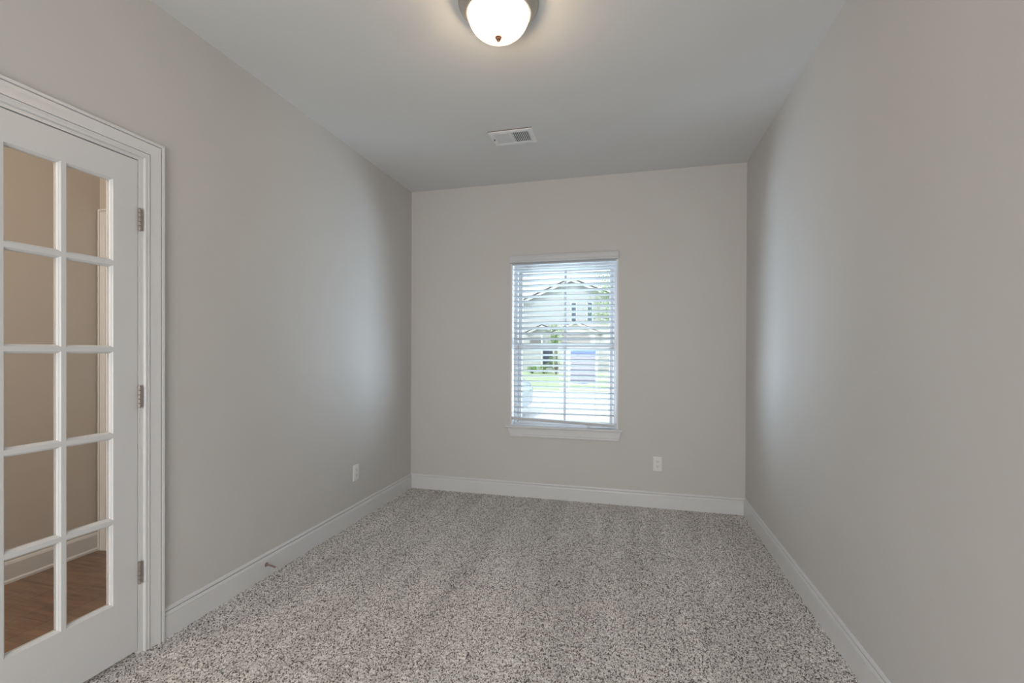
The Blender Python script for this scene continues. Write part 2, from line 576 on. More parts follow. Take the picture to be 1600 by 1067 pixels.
mb.box(-TL-0.001, 0.0, DY0+0.0145, DY1-0.0145, DZ-0.0125, DZ)
mb.box(-0.055, -0.043, DY1-0.026, DY1-0.0145, -0.012, DZ-0.0125)
mb.box(-0.055, -0.043, DY0+0.0145, DY0+0.026, -0.012, DZ-0.0125)
mb.box(-0.055, -0.043, DY0+0.026, DY1-0.026, DZ-0.024, DZ-0.0125)
struct(mb.build('trim_3', 'trim'), 'white jamb lining inside the glazed door opening', 'door jamb')

# slab
XF, XB = -0.003, -0.038
EY1 = -2.4645
EY0 = EY1-0.69
EZ0, EZ1 = 0.013, 2.0425
cols = [(-2.715, -2.557), (-2.888, -2.730), (-3.061, -2.903)]
m_, zb_, zt_ = 0.016, 0.245, 1.936
h_ = (zt_-zb_-4*m_)/5
rows = [(zb_+i*(h_+m_), zb_+i*(h_+m_)+h_) for i in range(5)]
mb = MB()
mb.box(XB, XF, EY0, cols[2][0], EZ0, EZ1)
mb.box(XB, XF, cols[0][1], EY1, EZ0, EZ1)
mb.box(XB, XF, cols[2][0], cols[0][1], EZ0, zb_)
mb.box(XB, XF, cols[2][0], cols[0][1], zt_, EZ1)
for a, b in ((cols[1][1], cols[0][0]), (cols[2][1], cols[1][0])):
    mb.box(XB, XF, a, b, zb_, zt_)
for i in range(4):
    for c in cols:
        mb.box(XB, XF, c[0], c[1], rows[i][1], rows[i+1][0])
STK = [(0, XF), (0.0022, XF-0.0022), (0.0028, XF-0.0050), (0.0050, XF-0.0062), (0.0072, XF-0.0105), (0.0078, XF-0.0145), (0, XF-0.0145)]
STB = [(0, XB), (0.0022, XB+0.0022), (0.0028, XB+0.0050), (0.0072, XB+0.0105), (0.0078, XB+0.0145), (0, XB+0.0145)]
for c in cols:
    for r in rows:
        path = [(c[0], r[0]), (c[1], r[0]), (c[1], r[1]), (c[0], r[1])]
        mb.frame(path, STK, lambda a, b, d: (d, a, b))
        mb.frame(path, STB, lambda a, b, d: (d, a, b))
door = mb.build('door_1', 'door', base=(XF, EY1, 0))
struct(door, 'white glazed door with small panes hinged in the left wall', 'door')
mb = MB()
for c in cols:
    for r in rows:
        mb.box(-0.0225, -0.0185, c[0], c[1], r[0], r[1])
part(mb, 'glass', 'glass', door)
for zc in (1.800, 1.066, 0.335):
    mb = MB()
    yk = EY1+0.0015
    for k in range(5):
        z0 = zc-0.0445+k*0.0178
        mb.lathe([(0.0030, z0), (0.0062, z0+0.0008), (0.0062, z0+0.0166), (0.0030, z0+0.0174)], (0.0058, yk, 0), seg=14)
    mb.lathe([(0.0, zc-0.0485), (0.0045, zc-0.047), (0.0045, zc-0.0445)], (0.0058, yk, 0), seg=12)
    mb.lathe([(0.0045, zc+0.0445), (0.0045, zc+0.047), (0.0, zc+0.0485)], (0.0058, yk, 0), seg=12)
    mb.box(-0.0025, 0.0012, EY1-0.0005, EY1+0.0165, zc-0.0445, zc+0.0445)
    tag(part(mb, 'hinge', 'hinge', door), 'tarnished nickel hinge')

# ------------------------------------------------------------------ hall behind the door
HX = -1.282
HY = -1.745
struct(MB().box(HX-0.1, -TL, YN-0.12, HY+0.1, -0.13, 0.0).build('floor_hall', 'wood'), 'brown wood plank floor of the hall', 'floor')
struct(MB().box(HX-0.1, HX, YN-0.12, HY+0.1, 0.0, H).build('wall_hall', 'hallwall'), 'tan lit hall wall seen through the door panes', 'wall')
struct(holed(HX, -TL, 0.0, H, HX+0.085, HX+0.085+0.80, 0.0, 2.06, lambda u, v, d: (u, HY+d, v), 0.1).build('wall_hall_end', 'hallwall'),
       'hall end wall with a cased doorway', 'wall')
struct(MB().box(HX, -TL, YN-0.12, YN, 0.0, H).build('wall_hall_near', 'hallwall'), 'hall wall behind the photographer', 'wall')
struct(MB().box(HX-0.1, -TL, YN-0.12, HY+0.1, H, H+0.1).build('ceiling_hall', 'ceil'), 'white hall ceiling', 'ceiling')
mb = MB()
mb.frame([(HX+0.09, 0.0), (HX+0.09, 2.065), (HX+0.88, 2.065), (HX+0.88, 0.0)], [(w, d) for w, d in CASP], lambda a, b, d: (a, HY-d, b), closed=False)
struct(mb.build('trim_4', 'trim'), 'white casing round the hall doorway', 'door casing')
mb = MB()
mb.box(HX+0.087, HX+0.883, HY+0.03, HY+0.065, 0.01, 2.058)
struct(mb.build('door_2', 'door'), 'white closed door at the end of the hall', 'door')
mb = MB()
prof = [(HX, 0.0), (HX+0.018, 0.0), (HX+0.018, 0.012), (HX+0.013, 0.019), (HX+0.012, 0.021), (HX+0.012, 0.100), (HX+0.007, 0.112), (HX, 0.116)]
mb.prism([(x, YN, z) for x, z in prof], (0, HY-YN-0.001, 0))
struct(mb.build('baseboard_hall', 'trim'), 'white baseboard with shoe moulding along the hall wall', 'baseboard')

# ------------------------------------------------------------------ window
win = thing('window_1', (1.4175, 0.1, OZ0), 'white vinyl double hung window behind the blind', 'window', kind='structure')
mb = MB()       # reveal lining
mb.box(OX0-0.012, OX0, 0.0, 0.09, OZ0, OZ1)
mb.box(OX1, OX1+0.012, 0.0, 0.09, OZ0, OZ1)
mb.box(OX0-0.012, OX1+0.012, 0.0, 0.09, OZ1, OZ1+0.012)
part(mb, 'reveal', 'trim', win)
mb = MB()
fy0, fy1 = 0.09, 0.17
FP = [(0, fy0), (0.030, fy0), (0.032, fy0+0.004), (0.032, fy0+0.03), (0.036, fy0+0.034), (0.036, fy1), (0, fy1)]
rect = [(OX0-0.012, OZ0-0.03), (OX1+0.012, OZ0-0.03), (OX1+0.012, OZ1+0.012), (OX0-0.012, OZ1+0.012)]
mb.frame(rect, [(w+0.012, d) for w, d in FP], lambda a, b, d: (a, d, b))
part(mb, 'frame', 'vinyl', win)
zm = 1.305
def sash(y0, y1, z0, z1):
    mb = MB()
    x0, x1 = OX0+0.036, OX1-0.036
    SP = [(0, y0), (0.026, y0), (0.032, y0+0.006), (0.032, y1-0.006), (0.026, y1), (0, y1)]
    mb.frame([(x0, z0), (x1, z0), (x1, z1), (x0, z1)], SP, lambda a, b, d: (a, d, b))
    mb.box(1.409, 1.431, (y0+y1)/2-0.004, (y0+y1)/2+0.004, z0+0.02, z1-0.02)
    s = part(mb, 'sash', 'vinyl', win)
    g = MB()
    for a, b in ((x0+0.02, 1.409), (1.431, x1-0.02)):
        g.box(a, b, (y0+y1)/2-0.002, (y0+y1)/2+0.002, z0+0.02, z1-0.02)
    g.build('glass', 'glass', s, base=WORLD[s.name])
sash(0.100, 0.122, OZ0+0.006, zm+0.030)
sash(0.128, 0.150, zm-0.030, OZ1-0.036)
mb = MB()
mb.bbox(1.39, 1.45, 0.092, 0.118, zm+0.030, zm+0.044, 0.003)
part(mb, 'sash_lock', 'vinyl', win)

# stool + apron
mb = MB()
pts = [(0.090, OZ0-0.022), (-0.026, OZ0-0.022), (-0.032, OZ0-0.019), (-0.035, OZ0-0.011), (-0.032, OZ0-0.003), (-0.026, OZ0), (0.090, OZ0)]
A = [(0.912, y, z) for y, z in pts if y < 0] + [(0.912, 0.0, OZ0), (0.912, 0.0, OZ0-0.022)]
B = [(1.912, y, z) for y, z in pts if y < 0] + [(1.912, 0.0, OZ0), (1.912, 0.0, OZ0-0.022)]
mb.strip(A, B)
mb.box(OX0, OX1, -0.001, 0.098, OZ0-0.022, OZ0)
sill = mb.build('trim_1', 'trim')
struct(sill, 'white window stool and apron under the blind', 'window sill')
mb = MB()
AP = [(0.0, 0.598), (-0.014, 0.598), (-0.014, 0.545), (-0.011, 0.541), (-0.0125, 0.536), (-0.0165, 0.532), (-0.0165, 0.526), (-0.012, 0.522), (0.0, 0.522)]
mb.strip([(0.935+(0.598-z)*0.36, y, z) for y, z in AP], [(1.903-(0.598-z)*0.30, y, z) for y, z in AP])
mb.build('apron', 'trim', sill)

# ------------------------------------------------------------------ venetian blind
bl = thing('window_blind', (1.4175, 0.03, OZ0), 'white slatted blind hanging in the window with a crooked bottom rail', 'blind')
mb = MB()
VP = [(-0.003, 2.037), (-0.022, 2.037), (-0.0245, 2.041), (-0.0245, 2.052), (-0.0215, 2.056), (-0.0215, 2.084), (-0.0245, 2.088), (-0.0245, 2.096), (-0.021, 2.100), (-0.003, 2.100)]
mb.strip([(0.950, y, z) for y, z in VP], [(1.880, y, z) for y, z in VP])
part(mb, 'valance', 'rail', bl)
mb = MB()
mb.bbox(OX0+0.006, OX1-0.006, 0.004, 0.052, 2.022, 2.0365, 0.002)
part(mb, 'headrail', 'slat', bl)
SX0, SX1 = 0.976, 1.8445
mb = MB()
TH = math.radians(18.5)
yc = 0.033
for i in range(28):
    zn = 1.986-i*0.04635
    zc = zn-0.025*math.sin(TH)
    n = 6
    top, bot = [], []
    for k in range(n+1):
        s = -0.025+0.05*k/n
        crown = 0.0022*(1-(s/0.025)**2)
        for lst, dz in ((top, 0.0013), (bot, -0.0013)):
            yy = s*math.cos(TH)+(crown+dz)*math.sin(TH)
            zz = -s*math.sin(TH)+(crown+dz)*math.cos(TH)
            lst.append((yc+yy, zc+zz))
    ring = top+bot[::-1]
    wob = 0.0010*math.sin(i*2.3)
    mb.strip([(SX0, y, z+wob) for y, z in ring], [(SX1, y, z-wob) for y, z in ring])
part(mb, 'slats', 'slat', bl)
# bottom rail (left end caught higher)
mb = MB()
RP = [(0.006, 0), (0.009, -0.0125), (0.058, -0.0125), (0.061, 0), (0.058, 0.0095), (0.009, 0.0095)]
mb.strip([(SX0-0.002, y, 0.6800+z) for y, z in RP], [(SX1+0.002, y, 0.6480+z) for y, z in RP])
part(mb, 'bottom_rail', 'rail', bl)
for x in (1.117, 1.399, 1.688):
    mb = MB()
    zb = 0.680-(x-SX0)/(SX1-SX0)*0.032
    mb.tube([(x, 0.0065, zb), (x, 0.0065, 2.01)], 0.0007, 6)
    mb.tube([(x, 0.0595, zb), (x, 0.0595, 2.01)], 0.0007, 6)
    mb.tube([(x+0.010, 0.033, zb), (x+0.010, 0.033, 2.01)], 0.0007, 6)
    part(mb, 'ladder_cord', 'cord', bl)
# small hold-down clip on the bottom rail
mb = MB()
mb.bbox(1.628, 1.646, 0.002, 0.014, 0.6205, 0.6425, 0.002)
part(mb, 'rail_clip', 'rail', bl)

# ------------------------------------------------------------------ ceiling light
LX, LY = 1.424, -2.035
lamp = thing('ceiling_light', (LX, LY, H), 'flush ceiling light with lit ribbed glass dome and nickel rim', 'ceiling light')
mb = MB()
mb.lathe([(0.0, 0.0), (0.169, 0.0), (0.1710, -0.002), (0.1708, -0.006), (0.1675, -0.008), (0.1655, -0.010), (0.1640, -0.0135), (0.157, -0.023), (0.147, -0.035),
          (0.140, -0.046), (0.1345, -0.047), (0.1325, -0.044), (0.1325, -0.036), (0.131, -0.024), (0.0, -0.020)], (LX, LY, H), seg=96)
part(mb, 'rim', 'nickel', lamp, smooth=True, auto=35)
mb = MB()
mb.lathe([(0.0, -0.0225), (0.130, -0.0265), (0.130, -0.0285), (0.0, -0.0245)], (LX, LY, H), seg=64)
part(mb, 'reflector', 'vent', lamp, smooth=True, auto=35)
mb = MB()
prof = []
RD, ZT, ZB = 0.1305, -0.040, -0.143
for i in range(33):
    t = i/32*PI/2
    prof.append((RD*max(0, math.cos(t))**0.88, ZT-(ZT-ZB)*math.sin(t)**0.97 if t else ZT))
prof[-1] = (0.004, ZB)
mb.lathe(prof, (LX, LY, H), seg=288, flute=0.0045, nfl=48)
mb.f = [f for f in mb.f if len(f) == 4]
part(mb, 'glass_dome', 'dome', lamp, smooth=True)
mb = MB()
mb.lathe([(0.0, -0.134), (0.0130, -0.136), (0.0160, -0.1405), (0.0145, -0.1435), (0.0105, -0.1445), (0.0120, -0.1475), (0.0105, -0.1510), (0.0065, -0.1515), (0.0075, -0.1550), (0.0050, -0.1590), (0.0, -0.1595)],
         (LX, LY, H), seg=28)
part(mb, 'finial', 'bronze', lamp, smooth=True, auto=40)
for sx in (-1, 1):
    mb = MB()
    c = (LX+sx*0.050, LY+0.0, H-0.094)
    pr = []
    for i in range(13):
        t = -PI/2+i/12*PI
        pr.append((max(0.0, 0.021*math.cos(t)), 0.024*math.sin(t)))
    mb.lathe(pr, c, seg=20)
    b = part(mb, 'bulb', 'bulb', lamp, smooth=True)
    mb = MB()
    mb.lathe([(0.012, 0.020), (0.0135, 0.024), (0.0135, 0.068)], c, seg=16)
    mb.build('socket', 'plastic', b, base=WORLD[b.name])

# ------------------------------------------------------------------ ceiling vent
VX0, VX1, VY0, VY1 = 1.036, 1.340, -0.952, -0.744
vent = thing('ceiling_vent', ((VX0+VX1)/2, (VY0+VY1)/2, H), 'white metal ceiling vent with two banks of louvres', 'vent')
mb = MB()
mb.box(VX0, VX1, VY0-0.0045, VY0+0.004, H-0.0035, H)
part(mb, 'gasket', 'gasket', vent)
GX0, GX1, GY0, GY1 = VX0+0.032, VX1-0.032, VY0+0.030, VY1-0.030
mb = MB()
VPF = [(0, 0), (0, -0.004), (0.004, -0.008), (0.028, -0.0095), (0.032, -0.008), (0.032, 0)]
mb.frame([(VX0, VY0), (VX1, VY0), (VX1, VY1), (VX0, VY1)], VPF, lambda a, b, d: (a, b, H+d))
xm = (GX0+GX1)/2
mb.box(xm-0.004, xm+0.004, GY0, GY1, H-0.0085, H)
part(mb, 'frame', 'vent', vent)
mb = MB()
mb.box(GX0-0.001, GX1+0.001, GY0-0.001, GY1+0.001, H-0.0018, H-0.0004)
part(mb, 'duct_opening', 'duct', vent)
mb = MB()
for side, (a0, a1) in ((-1, (GX0, xm-0.004)), (1, (xm+0.004, GX1))):
    n = 9
    for i in range(n):
        xc = a0+(i+0.5)*(a1-a0)/n
        dx = 0.0052*side
        # blade leaning away from the middle of the vent
        p = [(xc-dx-0.0006, H-0.0020), (xc-dx+0.0006, H-0.0020), (xc+dx+0.0006, H-0.0090), (xc+dx-0.0006, H-0.0090)]
        mb.prism([(x, GY0, z) for x, z in p], (0, GY1-GY0, 0))
part(mb, 'louvres', 'vent', vent)
mb = MB()
mb.box(VX0+0.020, VX0+0.0225, (VY0+VY1)/2-0.015, (VY0+VY1)/2+0.002, H-0.016, H-0.009)
part(mb, 'damper_lever', 'duct', vent)
for x in (VX0+0.012, VX1-0.014):
    mb = MB()
    mb.lathe([(0.0, -0.0105), (0.003, -0.0100), (0.0036, -0.0085)], (x, (VY0+VY1)/2+0.01, H), seg=10)
    part(mb, 'screw', 'nickel', vent)

# ------------------------------------------------------------------ wall outlets
def outlet(cu, cz, emb, label):
    """emb(u, z, d): u along the wall, d out of the wall"""
    o = thing('wall_outlet', emb(cu, cz, 0), label, 'outlet', 'white duplex outlets low on the walls')
    w, h = 0.0355, 0.0585
    mb = MB()
    PR = [(0, 0), (0, 0.0030), (0.0035, 0.0062), (0.007, 0.0068)]
    path = [(cu-w, cz-h), (cu+w, cz-h), (cu+w, cz+h), (cu-w, cz+h)]
    rings = [[emb(cu+sx*(w-q), cz+sz*(h-q), d) for sx, sz in ((-1, -1), (1, -1), (1, 1), (-1, 1))] for q, d in PR]
    for a, b in zip(rings, rings[1:]):
        mb.strip(a, b, cap=False)
    mb.add(rings[-1], [(0, 1, 2, 3)])
    mb.add(rings[0], [(0, 3, 2, 1)])
    part(mb, 'wall_plate', 'plastic', o)
    for dz in (-0.0195, 0.0195):
        mb = MB()
        ring = []
        for k in range(24):
            a = 2*PI*k/24
            ring.append((cu+0.0165*math.cos(a), cz+dz+max(-0.0118, min(0.0118, 0.0165*math.sin(a)))))
        mb.strip([emb(u, z, 0.0060) for u, z in ring], [emb(u, z, 0.0085) for u, z in ring])
        r = part(mb, 'receptacle', 'plastic', o)
        mb = MB()
        for du, hh in ((-0.0062, 0.0044), (0.0062, 0.0036)):
            c = [(cu+du+a*0.0012, cz+dz+0.003+b*hh) for a, b in ((-1, -1), (1, -1), (1, 1), (-1, 1))]
            mb.strip([emb(u, z, 0.0080) for u, z in c], [emb(u, z, 0.0088) for u, z in c])
        c = [(cu+0.0026*math.cos(2*PI*k/10), cz+dz-0.0066+0.0026*math.sin(2*PI*k/10)) for k in range(10)]
        mb.strip([emb(u, z, 0.0080) for u, z in c], [emb(u, z, 0.0088) for u, z in c])
        mb.build('slots', 'slot', r, base=WORLD[r.name])
    mb = MB()
    c = [(cu+0.0032*math.cos(2*PI*k/12), cz+0.0032*math.sin(2*PI*k/12)) for k in range(12)]
    mb.strip([emb(u, z, 0.0066) for u, z in c], [emb(u, z, 0.0080) for u, z in c])
    part(mb, 'screw', 'plastic', o)
    return o
outlet(2.195, 0.354, lambda u, z, d: (u, -d, z), 'white outlet on the far wall to the right below the window')
outlet(-0.894, 0.359, lambda u, z, d: (d, u, z), 'white outlet on the left wall above the baseboard near the corner')

# ------------------------------------------------------------------ door stop
st = thing('door_stop', (0.0145, -1.782, 0.068), 'small dark metal door stop sticking out of the left baseboard', 'door stop')
mb = MB()
mb.lathe([(0.0, 0.0), (0.0115, 0.0), (0.0115, 0.0025), (0.0085, 0.0045), (0.0050, 0.0065), (0.0044, 0.010)], (0.0145, -1.782, 0.068), seg=20, axis='x')
part(mb, 'base', 'stop', st)
mb = MB()
a0, b0 = Vector((0.0205, -1.782, 0.0675)), Vector((0.078, -1.780, 0.0575))
pts = [a0+(b0-a0)*(i/24)+Vector((0, 0, 0.0018*math.sin(PI*i/24))) for i in range(25)]
mb.tube(pts, [0.0046+0.0005*(i % 2) for i in range(25)], 10)
part(mb, 'spring', 'stop', st)
mb = MB()
mb.tube([b0, b0+Vector((0.006, 0.0002, -0.0012)), b0+Vector((0.011, 0.0003, -0.0022))], [0.0058, 0.0062, 0.0045], 12)
part(mb, 'rubber_tip', 'rubber', st)

# ------------------------------------------------------------------ outside
GZ = -0.5
def ground(name, m, x0, x1, y0, y1, z, label, cat, bev=0.0):
    return struct(MB().box(x0, x1, y0, y1, z-0.3, z).build(name, m), label, cat)
ground('lawn_near', 'lawn', -60, 60, 1.2, 8.2, GZ-0.02, 'grass in front of the window hidden by the sill', 'lawn')
ground('driveway', 'concrete', -4.6, 0.2, 1.2, 8.2, GZ+0.0, 'pale concrete driveway under the parked car', 'driveway')
ground('street', 'street', -60, 60, 8.2, 17.5, GZ, 'bright pale street seen low through the blind', 'street')
ground('verge', 'lawn', -60, 60, 17.5, 18.7, GZ+0.02, 'narrow strip of grass between street and pavement', 'lawn')
ground('pavement', 'concrete', -60, 60, 18.7, 19.8, GZ+0.02, 'pale pavement across the street', 'pavement')
ground('lawn', 'lawn', -60, 60, 19.8, 70, GZ, 'sunlit green lawn across the street', 'lawn')

# neighbour house: broad front gable, porch gable on the left, garage gable on the right
hs = thing('house', (-3.45, 40, GZ), 'pale two storey house with a wide gable across the street', 'house')
HYF = 40.0
AX, AZ, EZ, SL = -3.46, 8.15, 5.95, 0.42
hw = (AZ-EZ)/SL
mb = MB()
mb.prism([(AX-hw+0.35, HYF, GZ), (AX+hw-0.35, HYF, GZ), (AX+hw-0.35, HYF, EZ+0.1), (AX, HYF, AZ-0.05), (AX-hw+0.35, HYF, EZ+0.1)], (0, 10, 0))
part(mb, 'wall', 'siding', hs)
mb = MB()
for s in (-1, 1):
    p0, p1 = (AX, AZ), (AX+s*(hw+0.25), EZ-0.25*SL)
    mb.prism([(p0[0], HYF-0.45, p0[1]), (p1[0], HYF-0.45, p1[1]), (p1[0], HYF-0.45, p1[1]+0.16), (p0[0], HYF-0.45, p0[1]+0.17)], (0, 10.9, 0))
part(mb, 'roof', 'roof', hs)
mb = MB()
for s in (-1, 1):
    p0, p1 = (AX, AZ), (AX+s*(hw+0.25), EZ-0.25*SL)
    mb.prism([(p0[0], HYF-0.5, p0[1]-0.16), (p1[0], HYF-0.5, p1[1]-0.16), (p1[0], HYF-0.5, p1[1]+0.06), (p0[0], HYF-0.5, p0[1]+0.06)], (0, 0.05, 0))
part(mb, 'fascia', 'fascia', hs)
mb = MB()
for s in (-1, 1):
    p0, p1 = (AX, AZ), (AX+s*(hw+0.3), EZ-0.3*SL)
    mb.prism([(p0[0], HYF-0.54, p0[1]+0.07), (p1[0], HYF-0.54, p1[1]+0.07), (p1[0], HYF-0.54, p1[1]+0.19), (p0[0], HYF-0.54, p0[1]+0.19)], (0, 0.1, 0))
part(mb, 'drip_edge', 'edge', hs)
for x0, x1 in ((-3.46, -3.02), (-1.95, -1.52)):
    mb = MB()
    mb.frame([(x0, 4.25), (x1, 4.25), (x1, 6.0), (x0, 6.0)], [(-0.10, HYF-0.03), (-0.10, HYF), (0.02, HYF), (0.02, HYF-0.03)], lambda a, b, d: (a, d, b))
    mb.box(x0, x1, HYF-0.025, HYF, 5.10, 5.16)
    f = part(mb, 'window', 'fascia', hs)
    g = MB()
    g.box(x0+0.01, x1-0.01, HYF-0.012, HYF+0.01, 4.26, 5.99)
    g.build('pane', 'pane', f, base=WORLD[f.name])
def wing(nm, cx, hwid, az, sl, yf, depth, wallmat):
    ez = az-hwid*sl
    mb = MB()
    mb.prism([(cx-hwid+0.2, yf, GZ), (cx+hwid-0.2, yf, GZ), (cx+hwid-0.2, yf, ez), (cx, yf, az-0.06), (cx-hwid+0.2, yf, ez)], (0, depth, 0))
    w = part(mb, nm, wallmat, hs)
    mb = MB()
    for s in (-1, 1):
        e = (cx+s*(hwid+0.1), ez-0.1*sl)
        mb.prism([(cx, yf-0.3, az), (e[0], yf-0.3, e[1]), (e[0], yf-0.3, e[1]+0.14), (cx, yf-0.3, az+0.15)], (0, depth+0.3, 0))
    mb.build('roof', 'roof', w, base=WORLD[w.name])
    mb = MB()
    for s in (-1, 1):
        e = (cx+s*(hwid+0.1), ez-0.1*sl)
        mb.prism([(cx, yf-0.34, az-0.10), (e[0], yf-0.34, e[1]-0.10), (e[0], yf-0.34, e[1]+0.07), (cx, yf-0.34, az+0.07)], (0, 0.04, 0))
    mb.build('fascia', 'fascia', w, base=WORLD[w.name])
    mb = MB()
    for s in (-1, 1):
        e = (cx+s*(hwid+0.14), ez-0.14*sl)
        mb.prism([(cx, yf-0.37, az+0.08), (e[0], yf-0.37, e[1]+0.08), (e[0], yf-0.37, e[1]+0.16), (cx, yf-0.37, az+0.16)], (0, 0.08, 0))
    mb.build('drip_edge', 'edge', w, base=WORLD[w.name])
    return w, ez
# porch: gable carried on two posts before a dark entry
pc, pez = wing('porch', -5.60, 1.55, 3.62, 0.45, 36.6, 3.4, 'siding')
mb = MB()
mb.box(-6.75, -5.62, 36.55, 36.62, 1.9, 2.62)
mb.build('porch_band', 'bandgrey', pc, base=WORLD[pc.name])  # mottled grey band across the left of the porch front
mb = MB()
mb.box(-5.50, -4.58, 36.52, 36.62, 0.0, 1.42)
mb.build('door', 'dkdoor', pc, base=WORLD[pc.name])
for x in (-5.58, -4.52):
    mb = MB()
    mb.box(x-0.08, x+0.08, 36.15, 36.31, GZ, pez-0.1)
    mb.box(x-0.12, x+0.12, 36.11, 36.35, GZ, GZ+0.25)
    mb.box(x-0.12, x+0.12, 36.11, 36.35, pez-0.2, pez-0.1)
    mb.build('post', 'fascia', pc, base=WORLD[pc.name])
# garage wing
gc, gez = wing('garage', -2.55, 1.9, 3.85, 0.47, 35.5, 4.5, 'siding')
mb = MB()
mb.box(-3.85, -1.25, 35.42, 35.52, 2.05, 2.62)
mb.build('grey_band', 'bandgrey', gc, base=WORLD[gc.name])  # mottled grey band above the garage door
mb = MB()
mb.box(-3.7, -1.4, 35.40, 35.52, 2.95-0.25, 2.95-0.05)
mb.build('vent', 'bandgrey', gc, base=WORLD[gc.name])  # second, thinner mottled grey band higher on the garage front
mb = MB()
mb.box(-3.75, -1.35, 35.46, 35.52, GZ, 1.95)
for i in range(1, 4):
    mb.box(-3.75, -1.35, 35.44, 35.47, GZ+i*0.61-0.02, GZ+i*0.61+0.02)
mb.build('garage_door', 'fascia', gc, base=WORLD[gc.name])

# trees and shrubs
def foliage(cx, cy, cz, rx, ry, rz, n, size, clumps=26):
    mb = MB()
    cs = []
    for _ in range(clumps):
        d = Vector((random.gauss(0, 1), random.gauss(0, 1), random.gauss(0, 1))).normalized()*random.uniform(0.35, 1.0)
        cs.append(Vector((cx+d.x*rx, cy+d.y*ry, cz+d.z*rz)))
    for i in range(n):
        c = random.choice(cs)
        s = min(rx, rz)*0.33
        p = c+Vector((random.gauss(0, s), random.gauss(0, s), random.gauss(0, s*0.8)))
        a = Vector((random.gauss(0, 1), random.gauss(0, 1), random.gauss(0, 1))).normalized()
        b = a.cross(Vector((random.gauss(0, 1), random.gauss(0, 1), random.gauss(0, 1)))).normalized()
        l, w = size*random.uniform(0.6, 1.2), size*random.uniform(0.3, 0.5)
        mb.add([p-a*l*0.5, p+b*w*0.5, p+a*l*0.5, p-b*w*0.5], [(0, 1, 2, 3)])
    return mb, cs
def tree(name, x, y, h, rx, rz, n, size, label, cat='tree', leafmat='leaf', crown=None, tr=0.11):
    t = thing(name, (x, y, GZ), label, cat)
    cz = crown if crown is not None else GZ+h-rz
    fo, cs = foliage(x, y, cz, rx, rx, rz, n, size)
    part(fo, 'foliage', leafmat, t)
    mb = MB()
    top = cz+rz*0.55
    mb.tube([(x, y, GZ-0.1), (x+0.04, y, GZ+(cz-GZ)*0.5), (x-0.02, y, cz), (x, y, top)], [tr, tr*0.8, tr*0.55, tr*0.2], 8)
    part(mb, 'trunk', 'bark', t)
    for c in cs[:12]:
        mb = MB()
        s = Vector((x, y, min(c.z-0.25, cz)))
        mb.tube([s, (s+c)/2+Vector((0, 0, 0.08)), c], [tr*0.35, tr*0.22, tr*0.08], 5)
        part(mb, 'branch', 'bark', t)
    return t
tree('tree', 1.25, 24.0, 7.4, 1.45, 2.7, 2100, 0.16, 'light green leafy tree at the right of the window view')
tree('small_tree', -3.85, 33.2, 4.1, 0.55, 1.0, 900, 0.16, 'small green tree between the porch and the garage of the house', leafmat='leaf2', tr=0.06)
def shrub(x, y, r, h, label):
    t = thing('shrub', (x, y, GZ), label, 'shrub', 'shrubs across the street')
    fo, cs = foliage(x, y, GZ+h*0.55, r, r, h*0.42, 500, 0.14, 16)
    part(fo, 'foliage', 'leaf2', t)
    mb = MB()
    for c in cs[:7]:
        mb.tube([(x, y, GZ-0.05), (Vector((x, y, GZ))+c)/2, c], [0.03, 0.02, 0.008], 5)
    part(mb, 'stems', 'bark', t)
    return t
shrub(-3.98, 34.2, 0.55, 1.9, 'rounded green shrub beside the right porch post')
shrub(1.15, 30.0, 0.6, 2.2, 'pale green shrub on the lawn right of the blue and grey sign')
shrub(-5.05, 34.4, 0.40, 0.75, 'low green shrub in front of the dark porch door')
shrub(-6.05, 34.4, 0.42, 0.75, 'low green shrub left of the porch posts')

# builder's yard sign on the verge
sg = thing('yard_sign', (-0.157, 17.9, GZ), 'pale grey yard sign with a bright blue header on white posts', 'sign')
SA, SB, ST, SBt = -0.755, 0.410, 1.36, -0.20
SYF = 17.9
mb = MB()
n = 16
bot = [(SA+(SB-SA)*i/n, SBt+0.10*(abs(i/n-0.42)*1.7)**2) for i in range(n+1)]
mb.prism([(x, SYF, z) for x, z in bot]+[(SB, SYF, ST-0.24), (SA, SYF, ST-0.24)], (0, 0.03, 0))
part(mb, 'panel', 'signpale', sg)
mb = MB()
xv = SA+(SB-SA)*0.52
mb.prism([(SA, SYF-0.004, ST-0.27), (SB, SYF-0.004, ST-0.27), (SB, SYF-0.004, ST-0.05), (xv+0.06, SYF-0.004, ST-0.05), (xv, SYF-0.004, ST-0.12), (xv-0.06, SYF-0.004, ST-0.05), (SA, SYF-0.004, ST-0.05)], (0, 0.038, 0))
part(mb, 'header', 'signblue', sg)
mb = MB()
mb.prism([(SA, SYF-0.002, ST-0.05), (SB, SYF-0.002, ST-0.05), (SB, SYF-0.002, ST), (SA, SYF-0.002, ST)], (0, 0.034, 0))
mb.prism([(xv-0.055, SYF-0.002, ST-0.05), (xv, SYF-0.002, ST-0.12), (xv+0.055, SYF-0.002, ST-0.05)], (0, 0.034, 0))
part(mb, 'header_band', 'signlight', sg)
mb = MB()
lo = [(x, z-0.005) for x, z in bot[:12]]
hi = [(x, z+0.05-0.02*abs(i/11-0.5)) for i, (x, z) in enumerate(bot[:12])]
mb.prism([(x, SYF-0.004, z) for x, z in lo]+[(x, SYF-0.004, z) for x, z in hi[::-1]], (0, 0.038, 0))
part(mb, 'footer', 'signblue', sg)
